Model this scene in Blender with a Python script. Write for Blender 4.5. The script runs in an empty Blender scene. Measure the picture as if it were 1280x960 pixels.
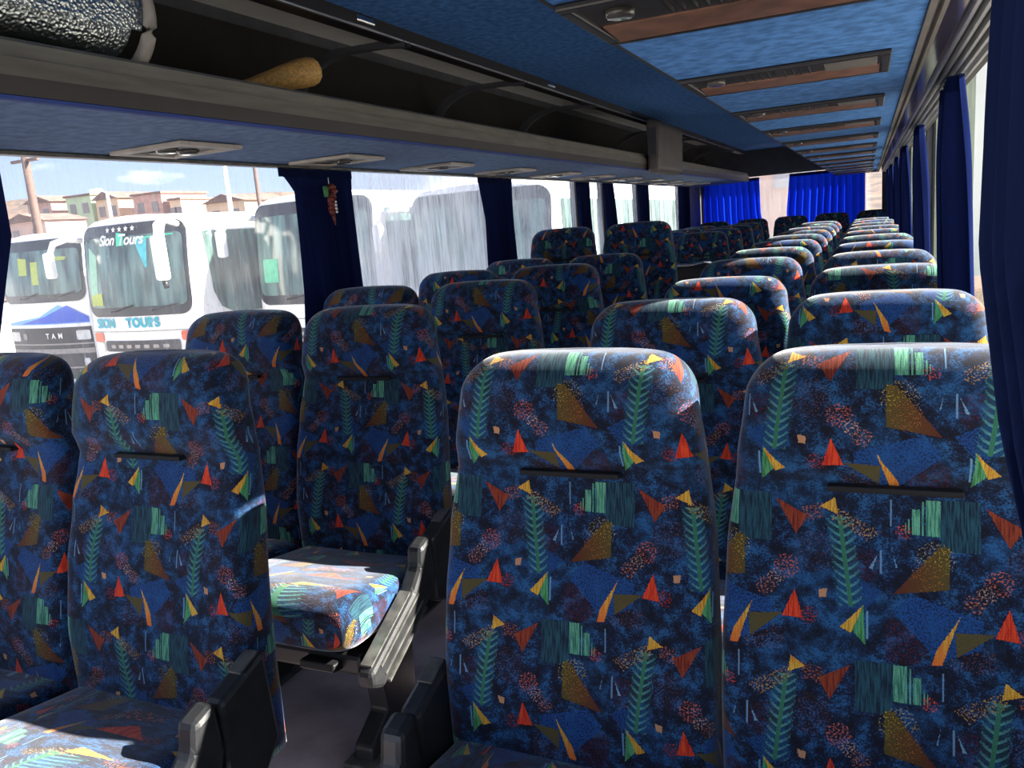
import bpy, bmesh, math, random
from mathutils import Vector, Matrix, Euler
random.seed(7)
C = bpy.context.scene.collection
PI = math.pi
CZ = 1.30                                   # eye height above the coach floor

# ------------------------------------------------------------------ helpers
def lin(c):
    return tuple((x/12.92 if x <= .04045 else ((x+.055)/1.055)**2.4) for x in [v/255 for v in c])
def col(c): return lin(c)+(1.0,)

class NT:
    """tiny node writer"""
    def __init__(s, name):
        s.mat = bpy.data.materials.new(name); s.mat.use_nodes = True
        s.t = s.mat.node_tree; s.t.nodes.clear()
        s.out = s.n('ShaderNodeOutputMaterial')
    def n(s, typ, **kw):
        nd = s.t.nodes.new(typ)
        for k, v in kw.items(): setattr(nd, k, v)
        return nd
    def put(s, sock, v):
        if v is None: return
        if isinstance(v, bpy.types.NodeSocket): s.t.links.new(v, sock)
        else: sock.default_value = v
    def m(s, op, a, b=None, c=None):
        nd = s.n('ShaderNodeMath', operation=op)
        for i, v in enumerate((a, b, c)): s.put(nd.inputs[i], v)
        return nd.outputs[0]
    def vm(s, op, a, b=None, scale=None):
        nd = s.n('ShaderNodeVectorMath', operation=op)
        s.put(nd.inputs[0], a); s.put(nd.inputs[1], b)
        if scale is not None: s.put(nd.inputs[3], scale)
        return nd.outputs['Value'] if op in ('DOT_PRODUCT', 'LENGTH', 'DISTANCE') else nd.outputs[0]
    def mix(s, f, a, b):
        nd = s.n('ShaderNodeMix', data_type='RGBA')
        s.put(nd.inputs[0], f); s.put(nd.inputs[6], a); s.put(nd.inputs[7], b)
        return nd.outputs[2]
    def xyz(s, x, y, z=0.):
        nd = s.n('ShaderNodeCombineXYZ')
        for i, v in enumerate((x, y, z)): s.put(nd.inputs[i], v)
        return nd.outputs[0]
    def sep(s, v):
        nd = s.n('ShaderNodeSeparateXYZ'); s.put(nd.inputs[0], v); return nd.outputs
    def noise(s, vec, scale, detail=2., rough=.5, out=0):
        nd = s.n('ShaderNodeTexNoise'); s.put(nd.inputs['Vector'], vec)
        nd.inputs['Scale'].default_value = scale; nd.inputs['Detail'].default_value = detail
        nd.inputs['Roughness'].default_value = rough
        return nd.outputs[out]
    def ramp(s, f, lo, hi):
        nd = s.n('ShaderNodeMapRange', interpolation_type='SMOOTHSTEP'); s.put(nd.inputs[0], f)
        nd.inputs[1].default_value = lo; nd.inputs[2].default_value = hi
        return nd.outputs[0]
    def obj(s): return s.n('ShaderNodeTexCoord').outputs['Object']
    def geo(s): return s.n('ShaderNodeNewGeometry').outputs['Position']
    def pbr(s, color, rough=.6, metal=0., spec=.5, sheen=0., normal=None, emis=None):
        b = s.n('ShaderNodeBsdfPrincipled')
        s.put(b.inputs['Base Color'], color); s.put(b.inputs['Roughness'], rough)
        b.inputs['Metallic'].default_value = metal; b.inputs['Specular IOR Level'].default_value = spec
        b.inputs['Sheen Weight'].default_value = sheen
        if normal is not None: s.put(b.inputs['Normal'], normal)
        s.t.links.new(b.outputs[0], s.out.inputs[0]); return b
    def bump(s, h, strength=.3, dist=.01):
        nd = s.n('ShaderNodeBump'); nd.inputs['Strength'].default_value = strength
        nd.inputs['Distance'].default_value = dist; s.put(nd.inputs['Height'], h); return nd.outputs[0]

def plain(name, c, rough=.6, metal=0., var=.12, scale=9., spec=.5, bump=0., stretch=None):
    t = NT(name); p = t.obj()
    if stretch: p = t.vm('MULTIPLY', p, stretch)
    f = t.noise(p, scale, 4.)
    a = col(c); lo = tuple(v*(1-var*1.6) for v in a[:3])+(1,); hi = tuple(min(1, v*(1+var)) for v in a[:3])+(1,)
    cc = t.mix(t.ramp(f, .3, .7), lo, hi)
    nrm = t.bump(t.noise(t.obj(), 260., 2.), bump, .002) if bump else None
    t.pbr(cc, rough, metal, spec, normal=nrm); return t.mat

def link(o, parent=None):
    C.objects.link(o)
    if parent is not None: o.parent = parent
    return o
def mesh_obj(name, verts, faces, mat, parent=None, smooth=False, uv=None, loc=None):
    me = bpy.data.meshes.new(name); me.from_pydata([tuple(v) for v in verts], [], faces)
    if uv is not None:
        l = me.uv_layers.new(name='UVMap')
        for i, p in enumerate(uv): l.data[i].uv = p
    me.materials.append(mat)
    if smooth:
        for p in me.polygons: p.use_smooth = True
    me.update()
    o = bpy.data.objects.new(name, me)
    if loc is not None: o.location = loc
    return link(o, parent)

class MB:
    """collects shapes into one mesh"""
    def __init__(s): s.v = []; s.f = []; s.sm = []
    def add(s, vs, fs, M=None, smooth=False):
        k = len(s.v)
        s.v += [tuple(M @ Vector(v)) if M is not None else tuple(v) for v in vs]
        s.f += [tuple(i+k for i in f) for f in fs]; s.sm += [smooth]*len(fs); return s
    def bm(s, bm, M=None, smooth=False):
        bm.verts.ensure_lookup_table()
        s.add([v.co.copy() for v in bm.verts], [[v.index for v in f.verts] for f in bm.faces], M, smooth); bm.free(); return s
    def box(s, lo, hi, bevel=0., M=None, seg=2):
        bm = bmesh.new(); bmesh.ops.create_cube(bm, size=1.)
        c = [(a+b)/2 for a, b in zip(lo, hi)]; d = [abs(b-a) for a, b in zip(lo, hi)]
        for v in bm.verts: v.co = Vector((v.co.x*d[0]+c[0], v.co.y*d[1]+c[1], v.co.z*d[2]+c[2]))
        if bevel: bmesh.ops.bevel(bm, geom=bm.edges[:], offset=min(bevel, min(d)*.45), segments=seg, affect='EDGES', profile=.5)
        bm.verts.index_update(); return s.bm(bm, M)
    def prism(s, poly, a, b, axis='X', bevel=0., M=None):
        """polygon extruded from a to b along axis; poly in the two other axes (YZ, XZ or XY)"""
        def P(p, t): return {'X': (t, p[0], p[1]), 'Y': (p[0], t, p[1]), 'Z': (p[0], p[1], t)}[axis]
        bm = bmesh.new(); n = len(poly)
        v0 = [bm.verts.new(P(p, a)) for p in poly]; v1 = [bm.verts.new(P(p, b)) for p in poly]
        bm.faces.new(v0); bm.faces.new(v1[::-1])
        for i in range(n): bm.faces.new((v0[i], v1[i], v1[(i+1) % n], v0[(i+1) % n]))
        bmesh.ops.recalc_face_normals(bm, faces=bm.faces[:])
        if bevel: bmesh.ops.bevel(bm, geom=bm.edges[:], offset=bevel, segments=2, affect='EDGES', profile=.5)
        bm.verts.index_update(); return s.bm(bm, M)
    def tube(s, pts, r, n=10, cap=True, M=None):
        pts = [Vector(p) for p in pts]; rs = r if isinstance(r, (list, tuple)) else [r]*len(pts)
        vs = []; fs = []
        for i, p in enumerate(pts):
            d = (pts[min(i+1, len(pts)-1)]-pts[max(i-1, 0)]).normalized()
            up = Vector((0, 0, 1)) if abs(d.z) < .9 else Vector((1, 0, 0))
            a = d.cross(up).normalized(); b = d.cross(a)
            for k in range(n):
                t = 2*PI*k/n; vs.append(p+(a*math.cos(t)+b*math.sin(t))*rs[i])
        for i in range(len(pts)-1):
            for k in range(n): fs.append((i*n+k, i*n+(k+1) % n, (i+1)*n+(k+1) % n, (i+1)*n+k))
        if cap: fs.append(tuple(range(n))[::-1]); fs.append(tuple((len(pts)-1)*n+k for k in range(n)))
        return s.add(vs, fs, M, True)
    def sheet(s, rows):
        """thin polyline strip: list of rows of points, quads between them"""
        n = len(rows[0]); vs = [p for r in rows for p in r]
        fs = [(i*n+j, i*n+j+1, (i+1)*n+j+1, (i+1)*n+j) for i in range(len(rows)-1) for j in range(n-1)]
        return s.add(vs, fs, None, True)
    def build(s, name, mat, parent=None, loc=None):
        me = bpy.data.meshes.new(name); me.from_pydata(s.v, [], s.f); me.materials.append(mat)
        for p, q in zip(me.polygons, s.sm): p.use_smooth = q
        me.update(); o = bpy.data.objects.new(name, me)
        if loc is not None: o.location = loc
        return link(o, parent)

def tag(o, label=None, cat=None, group=None, kind=None):
    if label: o['label'] = label
    if cat: o['category'] = cat
    if group: o['group'] = group
    if kind: o['kind'] = kind
    return o
def empty(name, loc, label, cat, group=None, rz=0.):
    o = bpy.data.objects.new(name, None); o.empty_display_size = .1; o.location = loc; o.rotation_euler = (0, 0, rz)
    link(o); return tag(o, label, cat, group)
def struct(o): return tag(o, kind='structure')
def copy_tree(root, loc, label, group=None, rz=None):
    r = root.copy(); C.objects.link(r); r.location = loc; r['label'] = label
    if rz is not None: r.rotation_euler = (0, 0, rz)
    if group: r['group'] = group
    for ch in list(root.children):
        c = ch.copy(); C.objects.link(c); c.parent = r
        for g in list(ch.children):
            d = g.copy(); C.objects.link(d); d.parent = c
    return r
def text_mesh(name, s, size, mat, parent, loc, shear=0., bold=.0, spacing=1., fn=None, flip=False):
    cu = bpy.data.curves.new(name, 'FONT'); cu.body = s; cu.size = size; cu.shear = shear; cu.offset = bold
    cu.space_character = spacing; cu.align_x = 'CENTER'; cu.align_y = 'CENTER'
    to = bpy.data.objects.new(name, cu); C.objects.link(to)
    dg = bpy.context.evaluated_depsgraph_get(); dg.update()
    me = bpy.data.meshes.new_from_object(to.evaluated_get(dg)); bpy.data.objects.remove(to)
    for v in me.vertices:
        x, z = v.co.x+loc[0], v.co.y+loc[2]
        v.co = (x, (fn(x, z) if fn else 0.)+loc[1], z)
    me.materials.clear(); me.materials.append(mat)
    return link(bpy.data.objects.new(name, me), parent)

# ------------------------------------------------------------------ seat fabric (moquette with a mirrored repeat)
def make_fabric():
    t = NT('seat_moquette')
    uvn = t.n('ShaderNodeUVMap', uv_map='UVMap').outputs[0]
    at = t.n('ShaderNodeAttribute', attribute_type='OBJECT', attribute_name='fabric_shift').outputs['Fac']
    u, v, _ = t.sep(uvn)
    W, H = .276, .240
    V = t.m('ADD', t.m('DIVIDE', v, -H), at)
    k = t.m('FLOOR', V)
    odd = t.m('FLOORED_MODULO', k, 2.)
    Y = t.m('MULTIPLY_ADD', t.m('SUBTRACT', V, k), 730., 130.)
    sg = t.m('MULTIPLY_ADD', odd, -2., 1.)
    U = t.m('ADD', t.m('MULTIPLY_ADD', t.m('DIVIDE', u, W), sg, t.m('MULTIPLY', odd, .22)), .745)
    U = t.m('ADD', U, t.m('MULTIPLY', t.m('FLOOR', at), .37))
    X = t.m('MULTIPLY_ADD', t.m('FRACT', U), 810., 150.)
    P = t.xyz(X, Y, 1.)
    # grain: yarn noise, stretched weave noise, blotches
    grain = t.noise(uvn, 850., 1.)
    grain2 = t.noise(uvn, 330., 3., .65)
    streak = t.noise(t.vm('MULTIPLY', uvn, (420., 30., 1.)), 1., 2.)
    blot = t.noise(uvn, 34., 4., .7)
    vor = t.n('ShaderNodeTexVoronoi', feature='F1'); vor.inputs['Scale'].default_value = 13.
    t.put(vor.inputs['Vector'], uvn)
    facet = t.sep(vor.outputs['Color'])[0]
    edge = t.m('MULTIPLY', t.m('SUBTRACT', grain2, .5), 14.)            # ragged pile edges, in tile units
    edge4 = t.m('MULTIPLY', t.m('SUBTRACT', grain2, .5), 60.)
    navy, ink, blue, mid = col((20, 32, 66)), col((9, 12, 26)), col((40, 100, 152)), col((26, 62, 104))
    c = t.mix(t.m('GREATER_THAN', facet, .55), navy, mid)
    c = t.mix(t.ramp(t.m('MULTIPLY_ADD', grain2, .9, t.m('MULTIPLY', blot, .9)), .86, 1.06), c, blue)
    c = t.mix(t.ramp(t.m('MULTIPLY_ADD', grain, .9, t.m('MULTIPLY', blot, -.9)), -.02, .10), c, ink)
    fine = t.m('GREATER_THAN', grain, .55)
    dots = t.m('GREATER_THAN', grain2, .56)
    def poly(pts):
        cx = sum(p[0] for p in pts)/len(pts); cy = sum(p[1] for p in pts)/len(pts); d = None
        for i in range(len(pts)):
            (x0, y0), (x1, y1) = pts[i], pts[(i+1) % len(pts)]
            a, b = y1-y0, x0-x1; L = math.hypot(a, b); a /= L; b /= L; cc = -(a*x0+b*y0)
            if a*cx+b*cy+cc < 0: a, b, cc = -a, -b, -cc
            q = t.vm('DOT_PRODUCT', P, (a, b, cc)); d = q if d is None else t.m('MINIMUM', d, q)
        return d
    def fill(c, pts, colour, ragged=None, mult=None, strength=1.):
        f = t.m('GREATER_THAN', t.m('ADD', poly(pts), edge if ragged is None else ragged), 0.)
        if mult is not None: f = t.m('MULTIPLY', f, mult)
        if strength != 1.: f = t.m('MULTIPLY', f, strength)
        return t.mix(f, c, colour if not isinstance(colour, tuple) else col(colour))
    def disc(c, x, y, r, colour, mult):
        d = t.vm('DISTANCE', P, (x, y, 1.))
        f = t.m('MULTIPLY', t.m('GREATER_THAN', t.m('ADD', t.m('SUBTRACT', r, d), edge4), 0.), mult)
        return t.mix(f, c, col(colour))
    sv = t.ramp(streak, .35, .62)
    c = disc(c, 900, 770, 95, (92, 26, 38), dots); c = disc(c, 640, 810, 80, (150, 84, 48), t.m('MULTIPLY', dots, fine))
    c = disc(c, 240, 450, 70, (84, 26, 44), dots); c = disc(c, 430, 400, 85, (120, 70, 60), t.m('MULTIPLY', dots, fine))
    c = fill(c, [(600, 640), (860, 560), (930, 640), (760, 830), (610, 760)], (26, 82, 150), mult=t.ramp(grain2, .35, .6))
    c = fill(c, [(160, 560), (330, 470), (350, 620), (240, 660)], (24, 76, 140), mult=t.ramp(grain2, .35, .6))
    c = fill(c, [(610, 140), (752, 140), (752, 362), (610, 362)], t.mix(sv, col((14, 34, 56)), col((38, 86, 100))))
    c = fill(c, [(460, 242), (592, 165), (508, 328)], t.mix(sv, col((110, 34, 28)), col((158, 66, 34))))
    c = fill(c, [(722, 345), (760, 345), (930, 566), (722, 525)], t.mix(t.m('MULTIPLY_ADD', X, 1/200., -3.6), col((92, 80, 34)), col((100, 42, 24))))
    c = disc(c, 775, 400, 70, (222, 190, 70), t.m('MULTIPLY', dots, fine))
    c = disc(c, 800, 480, 60, (200, 120, 50), t.m('MULTIPLY', dots, fine))
    stripe = t.mix(sv, col((48, 116, 98)), col((112, 186, 148)))
    for x0, x1, y0, y1 in ((755, 808, 143, 302), (816, 823, 150, 302), (830, 860, 186, 300), (869, 875, 232, 296), (882, 886, 250, 296)):
        m = t.m('MULTIPLY', t.m('COMPARE', X, (x0+x1)/2, (x1-x0)/2),
                t.m('COMPARE', t.m('ADD', Y, edge), (y0+y1)/2, (y1-y0)/2))
        c = t.mix(m, c, stripe)
    c = disc(c, 893, 292, 26, (220, 76, 50), dots)
    # fern
    dx = t.m('SUBTRACT', X, t.m('MULTIPLY_ADD', Y, -.12, 360.)); ad = t.m('ABSOLUTE', dx)
    iny = t.m('COMPARE', Y, 437., 200.)
    barb = t.m('FRACT', t.m('DIVIDE', t.m('ADD', Y, t.m('MULTIPLY', t.m('POWER', t.m('DIVIDE', ad, 50.), 1.6), 34.)), 37.))
    w = t.m('SUBTRACT', t.m('MULTIPLY_ADD', grain2, 60., 20.), ad)
    soft = t.m('MULTIPLY', t.m('GREATER_THAN', w, 0.), iny)
    c = t.mix(t.m('MULTIPLY', soft, .35), c, col((24, 82, 96)))
    c = t.mix(t.m('MULTIPLY', soft, t.m('MULTIPLY', t.ramp(t.m('MULTIPLY_ADD', grain2, .5, barb), .80, 1.02), t.m('MULTIPLY_ADD', t.m('DIVIDE', w, 60.), .75, .28))), c, col((98, 170, 164)))
    c = t.mix(t.m('MULTIPLY', t.m('LESS_THAN', ad, 9.), iny), c, col((56, 122, 92)))
    # speckled bands beside the small yellow sail
    c = fill(c, [(175, 300), (345, 200), (352, 250), (225, 335)], t.mix(fine, col((196, 132, 84)), col((170, 156, 50))), edge4, dots)
    c = fill(c, [(398, 185), (475, 200), (468, 262), (405, 245)], (186, 100, 58), edge4, dots)
    gold = t.mix(sv, col((206, 130, 36)), col((238, 194, 72)))
    leaf = t.mix(sv, col((58, 128, 66)), col((96, 176, 122)))
    c = fill(c, [(350, 152), (410, 196), (336, 228)], gold)
    c = fill(c, [(236, 628), (286, 730), (226, 800)], leaf)
    c = fill(c, [(236, 628), (328, 730), (284, 752)], gold)
    c = t.mix(t.m('MULTIPLY', t.m('COMPARE', X, 220., 4.), t.m('COMPARE', Y, 710., 60.)), c, col((110, 160, 190)))
    c = fill(c, [(560, 688), (702, 700), (698, 806)], (92, 82, 46))
    c = fill(c, [(512, 580), (562, 702), (476, 708)], t.mix(sv, col((196, 34, 24)), col((246, 82, 38))))
    c = disc(c, 455, 690, 34, (180, 50, 30), dots)
    c = fill(c, [(688, 642), (768, 780), (788, 852), (750, 846)], t.mix(t.m('MULTIPLY_ADD', Y, 1/160., -4.3), gold, col((238, 120, 48))))
    c = fill(c, [(378, 566), (414, 574), (410, 608), (384, 604)], (206, 150, 108))
    c = disc(c, 545, 478, 48, (206, 104, 76), dots); c = disc(c, 590, 530, 30, (206, 160, 138), dots); c = disc(c, 632, 574, 34, (196, 116, 80), dots)
    # little twigs
    tw = col((110, 150, 186))
    c = t.mix(t.m('MULTIPLY', t.m('COMPARE', X, 168., 4.), t.m('COMPARE', Y, 430., 52.)), c, tw)
    c = fill(c, [(930, 392), (915, 450), (921, 452)], (110, 150, 186)); c = fill(c, [(182, 400), (214, 462), (200, 464)], (120, 160, 190))
    c = t.mix(t.m('MULTIPLY', t.m('COMPARE', X, 940., 3.), t.m('COMPARE', Y, 210., 60.)), c, tw)
    # woven pile: value jitter
    j = t.m('MULTIPLY_ADD', grain, 2.0, .05)
    c = t.vm('SCALE', c, None, t.m('MULTIPLY', j, .66))
    t.pbr(c, .85, 0., .25, .35, normal=t.bump(grain, .25, .002)).inputs['Sheen Roughness'].default_value = .4
    return t.mat

# ------------------------------------------------------------------ other materials
def make_curtain_mat(name, a, b, trans=.55):
    t = NT(name)
    f = t.noise(t.vm('MULTIPLY', t.obj(), (60., 60., 3.)), 1., 3.)
    c = t.mix(f, col(a), col(b))
    d = t.n('ShaderNodeBsdfDiffuse'); tr = t.n('ShaderNodeBsdfTranslucent'); g = t.n('ShaderNodeBsdfSheen')
    t.put(d.inputs[0], c); t.put(tr.inputs[0], c); g.inputs[0].default_value = (.25, .35, 1., 1); g.inputs['Roughness'].default_value = .4
    mx = t.n('ShaderNodeMixShader'); mx.inputs[0].default_value = trans
    t.t.links.new(d.outputs[0], mx.inputs[1]); t.t.links.new(tr.outputs[0], mx.inputs[2])
    m2 = t.n('ShaderNodeMixShader'); m2.inputs[0].default_value = .04
    t.t.links.new(mx.outputs[0], m2.inputs[1]); t.t.links.new(g.outputs[0], m2.inputs[2])
    t.t.links.new(m2.outputs[0], t.out.inputs[0]); return t.mat
def make_glass(name, base=.05, streak=.4, tint=(255, 255, 255), dust=(235, 238, 235), axis=1, lo=.45, hi=.75, low_haze=0.):
    """thin pane with dried rain streaks and dust"""
    t = NT(name); p = t.geo(); x, y, z = t.sep(p); h = (x, y)[axis]
    s1 = t.noise(t.xyz(t.m('MULTIPLY', h, 28.), t.m('MULTIPLY', z, 1.3), 0.), 1., 5., .7)
    s2 = t.noise(t.xyz(t.m('MULTIPLY', h, 90.), t.m('MULTIPLY', z, 5.), 3.), 1., 3., .6)
    bl = t.noise(t.xyz(h, z, 5.), 2.2, 3.)
    sp = t.noise(t.xyz(h, z, 9.), 70., 2., .6)
    f = t.ramp(t.m('MULTIPLY_ADD', s2, .3, t.m('MULTIPLY_ADD', bl, .3, t.m('MULTIPLY', s1, .5))), lo, hi)
    f = t.m('MULTIPLY_ADD', f, streak, base)
    f = t.m('ADD', f, t.m('MULTIPLY', t.ramp(sp, .68, .74), streak*.5))
    if low_haze: f = t.m('ADD', f, t.m('MULTIPLY', t.ramp(z, 1.5, .9), low_haze))
    f = t.m('MINIMUM', f, .93)
    tp = t.n('ShaderNodeBsdfTransparent'); tp.inputs[0].default_value = col(tint)
    d = t.n('ShaderNodeBsdfDiffuse'); tr = t.n('ShaderNodeBsdfTranslucent')
    d.inputs[0].default_value = col(dust); tr.inputs[0].default_value = col(dust)
    dm = t.n('ShaderNodeMixShader'); dm.inputs[0].default_value = .6
    t.t.links.new(d.outputs[0], dm.inputs[1]); t.t.links.new(tr.outputs[0], dm.inputs[2])
    m1 = t.n('ShaderNodeMixShader'); t.put(m1.inputs[0], f)
    t.t.links.new(tp.outputs[0], m1.inputs[1]); t.t.links.new(dm.outputs[0], m1.inputs[2])
    gl = t.n('ShaderNodeBsdfGlossy'); gl.inputs['Roughness'].default_value = .05
    m2 = t.n('ShaderNodeMixShader'); m2.inputs[0].default_value = .03
    t.t.links.new(m1.outputs[0], m2.inputs[1]); t.t.links.new(gl.outputs[0], m2.inputs[2])
    t.t.links.new(m2.outputs[0], t.out.inputs[0]); return t.mat

FAB = make_fabric()
M = dict(
    plastic=plain('charcoal_plastic', (36, 37, 38), .42, var=.2, scale=30., bump=.15),
    black=plain('black_plastic', (20, 20, 22), .5, var=.2),
    edge=plain('pale_plastic', (80, 80, 76), .35, var=.25, scale=40.),  # paler grey plastic for ribs, plates and rails
    slot=plain('slot_black', (8, 8, 10), .8),
    floor=plain('vinyl_floor', (186, 172, 178), .55, var=.22, scale=5., bump=.1),
    carpet=plain('blue_lining', (72, 118, 176), .95, var=.2, scale=38., spec=.1, bump=.4),
    carpet_l=plain('grey_blue_lining', (104, 126, 160), .95, var=.14, scale=30., spec=.1, bump=.3),
    navy=plain('navy_trim', (40, 62, 130), .7),
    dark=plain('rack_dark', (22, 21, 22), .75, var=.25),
    lip=plain('rack_profile', (86, 84, 79), .5, var=.15, stretch=(6, .6, 6)),
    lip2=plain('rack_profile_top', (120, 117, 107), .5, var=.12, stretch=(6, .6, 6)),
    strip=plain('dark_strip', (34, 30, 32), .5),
    alu=plain('aluminium_rail', (150, 152, 156), .32, metal=.8, var=.1, stretch=(6, .6, 6)),
    chrome=plain('chrome_clip', (220, 222, 225), .18, metal=1.),
    gloss=plain('glossy_brown_band', (56, 50, 54), .14, var=.1, spec=.8),
    wall=plain('side_trim', (70, 72, 80), .7),
    wood=plain('pale_wood', (222, 176, 104), .5, var=.2, stretch=(4, 22, 22)),
    unit=plain('unit_brown', (112, 78, 60), .35, var=.25, scale=25., spec=.6),
    unit_d=plain('unit_dark', (26, 24, 25), .4),
    unit_w=plain('unit_beige', (156, 150, 142), .5),
    lens=plain('reading_lens', (70, 68, 66), .2),
    box=plain('monitor_grey', (92, 88, 84), .55),
    white=plain('coach_white', (244, 243, 240), .3, var=.03),
    cglass=plain('coach_glass', (88, 114, 108), .12, var=.45, scale=1.3, spec=.7, stretch=(5, 5, .7)),
    csurround=plain('coach_surround', (26, 30, 34), .25, var=.2, spec=.6),
    grille=plain('grille_black', (30, 30, 33), .4),
    orange=plain('orange_lens', (226, 92, 50), .25),
    lamp=plain('clear_lamp', (210, 212, 210), .12),
    teal=plain('teal_paint', (0, 158, 176), .4, var=.05),
    mint=plain('mint_paint', (60, 214, 170), .4, var=.05),
    aqua=plain('aqua_cloth', (90, 196, 206), .7, var=.1),
    palegreen=plain('pale_green_curtain', (150, 196, 172), .8, var=.2, stretch=(14, 14, 1)),
    lime=plain('lime_curtain', (176, 190, 100), .8, var=.2, stretch=(14, 14, 1)),
    skyblue=plain('sky_blue_paint', (110, 178, 236), .35, var=.04),
    royal=plain('royal_blue_paint', (36, 86, 200), .35, var=.04),
    tyre=plain('tyre_rubber', (22, 22, 22), .8),
    pole=plain('pole_wood', (84, 64, 56), .8, var=.2),
    steel=plain('galvanised_pole', (226, 228, 230), .5, var=.05),
    bark=plain('bark', (150, 128, 116), .9),
    ground=plain('yard_gravel', (178, 170, 160), .95, var=.15, scale=2.),
    brick=plain('hazed_brick', (190, 152, 138), .9, var=.15, scale=1.2),  # house walls: distance haze put into paler, greyer colours
    ochre=plain('ochre_plaster', (222, 196, 164), .9, var=.08, scale=.5),
    greenwall=plain('pale_green_plaster', (184, 206, 168), .9, var=.08, scale=.5),
    pinkwall=plain('pale_pink_plaster', (206, 176, 164), .9, var=.08, scale=.5),
    greywall=plain('pale_grey_plaster', (170, 168, 172), .9, var=.05, scale=.5),
    rooft=plain('roof_tiles', (116, 92, 82), .9, var=.2, scale=1.),
    win=plain('far_window', (128, 122, 122), .3),
    red=plain('red_beads', (104, 36, 32), .6, var=.3, scale=120.),
    greenb=plain('green_beads', (60, 120, 70), .6), pearl=plain('white_beads', (220, 220, 214), .4),
    yellow=plain('yellow_plastic', (232, 190, 40), .5),
    sticker=plain('sticker_green', (96, 190, 150), .6),
)
t = NT('hill_scrub'); g = t.geo(); f = t.noise(g, .12, 6., .7); f2 = t.noise(g, .9, 4.)
t.pbr(t.mix(t.ramp(f2, .4, .62), t.mix(t.ramp(f, .35, .65), col((122, 96, 76)), col((98, 80, 68))), col((70, 62, 56))), .95); M['hill'] = t.mat
t = NT('bubble_foil'); vn = t.n('ShaderNodeTexVoronoi'); vn.inputs['Scale'].default_value = 130.; t.put(vn.inputs['Vector'], t.obj())
t.pbr(col((206, 214, 214)), .34, 1., normal=t.bump(vn.outputs[0], .8, .004)); M['foil'] = t.mat
M['curtain'] = make_curtain_mat('blue_curtain', (16, 20, 46), (25, 34, 76), .14)
M['curtain_right'] = make_curtain_mat('dimmed_blue_curtain', (10, 15, 40), (17, 27, 68), .06)  # same blue cloth, colour darkened to offset the sun coming through
M['curtain_rear'] = make_curtain_mat('backlit_blue_curtain', (7, 25, 146), (12, 44, 186), .62)  # same blue cloth, glow of the backlight put into a brighter colour
M['curtain_dark'] = make_curtain_mat('shaded_blue_curtain', (14, 20, 44), (20, 30, 62), .06)  # same blue cloth, shade of its inner side put into the colour
G = dict(clear=make_glass('pane_rain_streaks', .14, .26, dust=(240, 236, 230), lo=.50, hi=.78),
         hazy=make_glass('pane_heavy_streaks', .22, .62, dust=(236, 240, 240), lo=.42, hi=.64, low_haze=.22),
         mid=make_glass('pane_dusty', .2, .45, dust=(232, 236, 238), lo=.46, hi=.72),
         right=make_glass('pane_sunlit_dust', .07, .12, dust=(150, 166, 146), lo=.42, hi=.7),
         rear=make_glass('pane_rear', .05, .12, axis=0))

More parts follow.
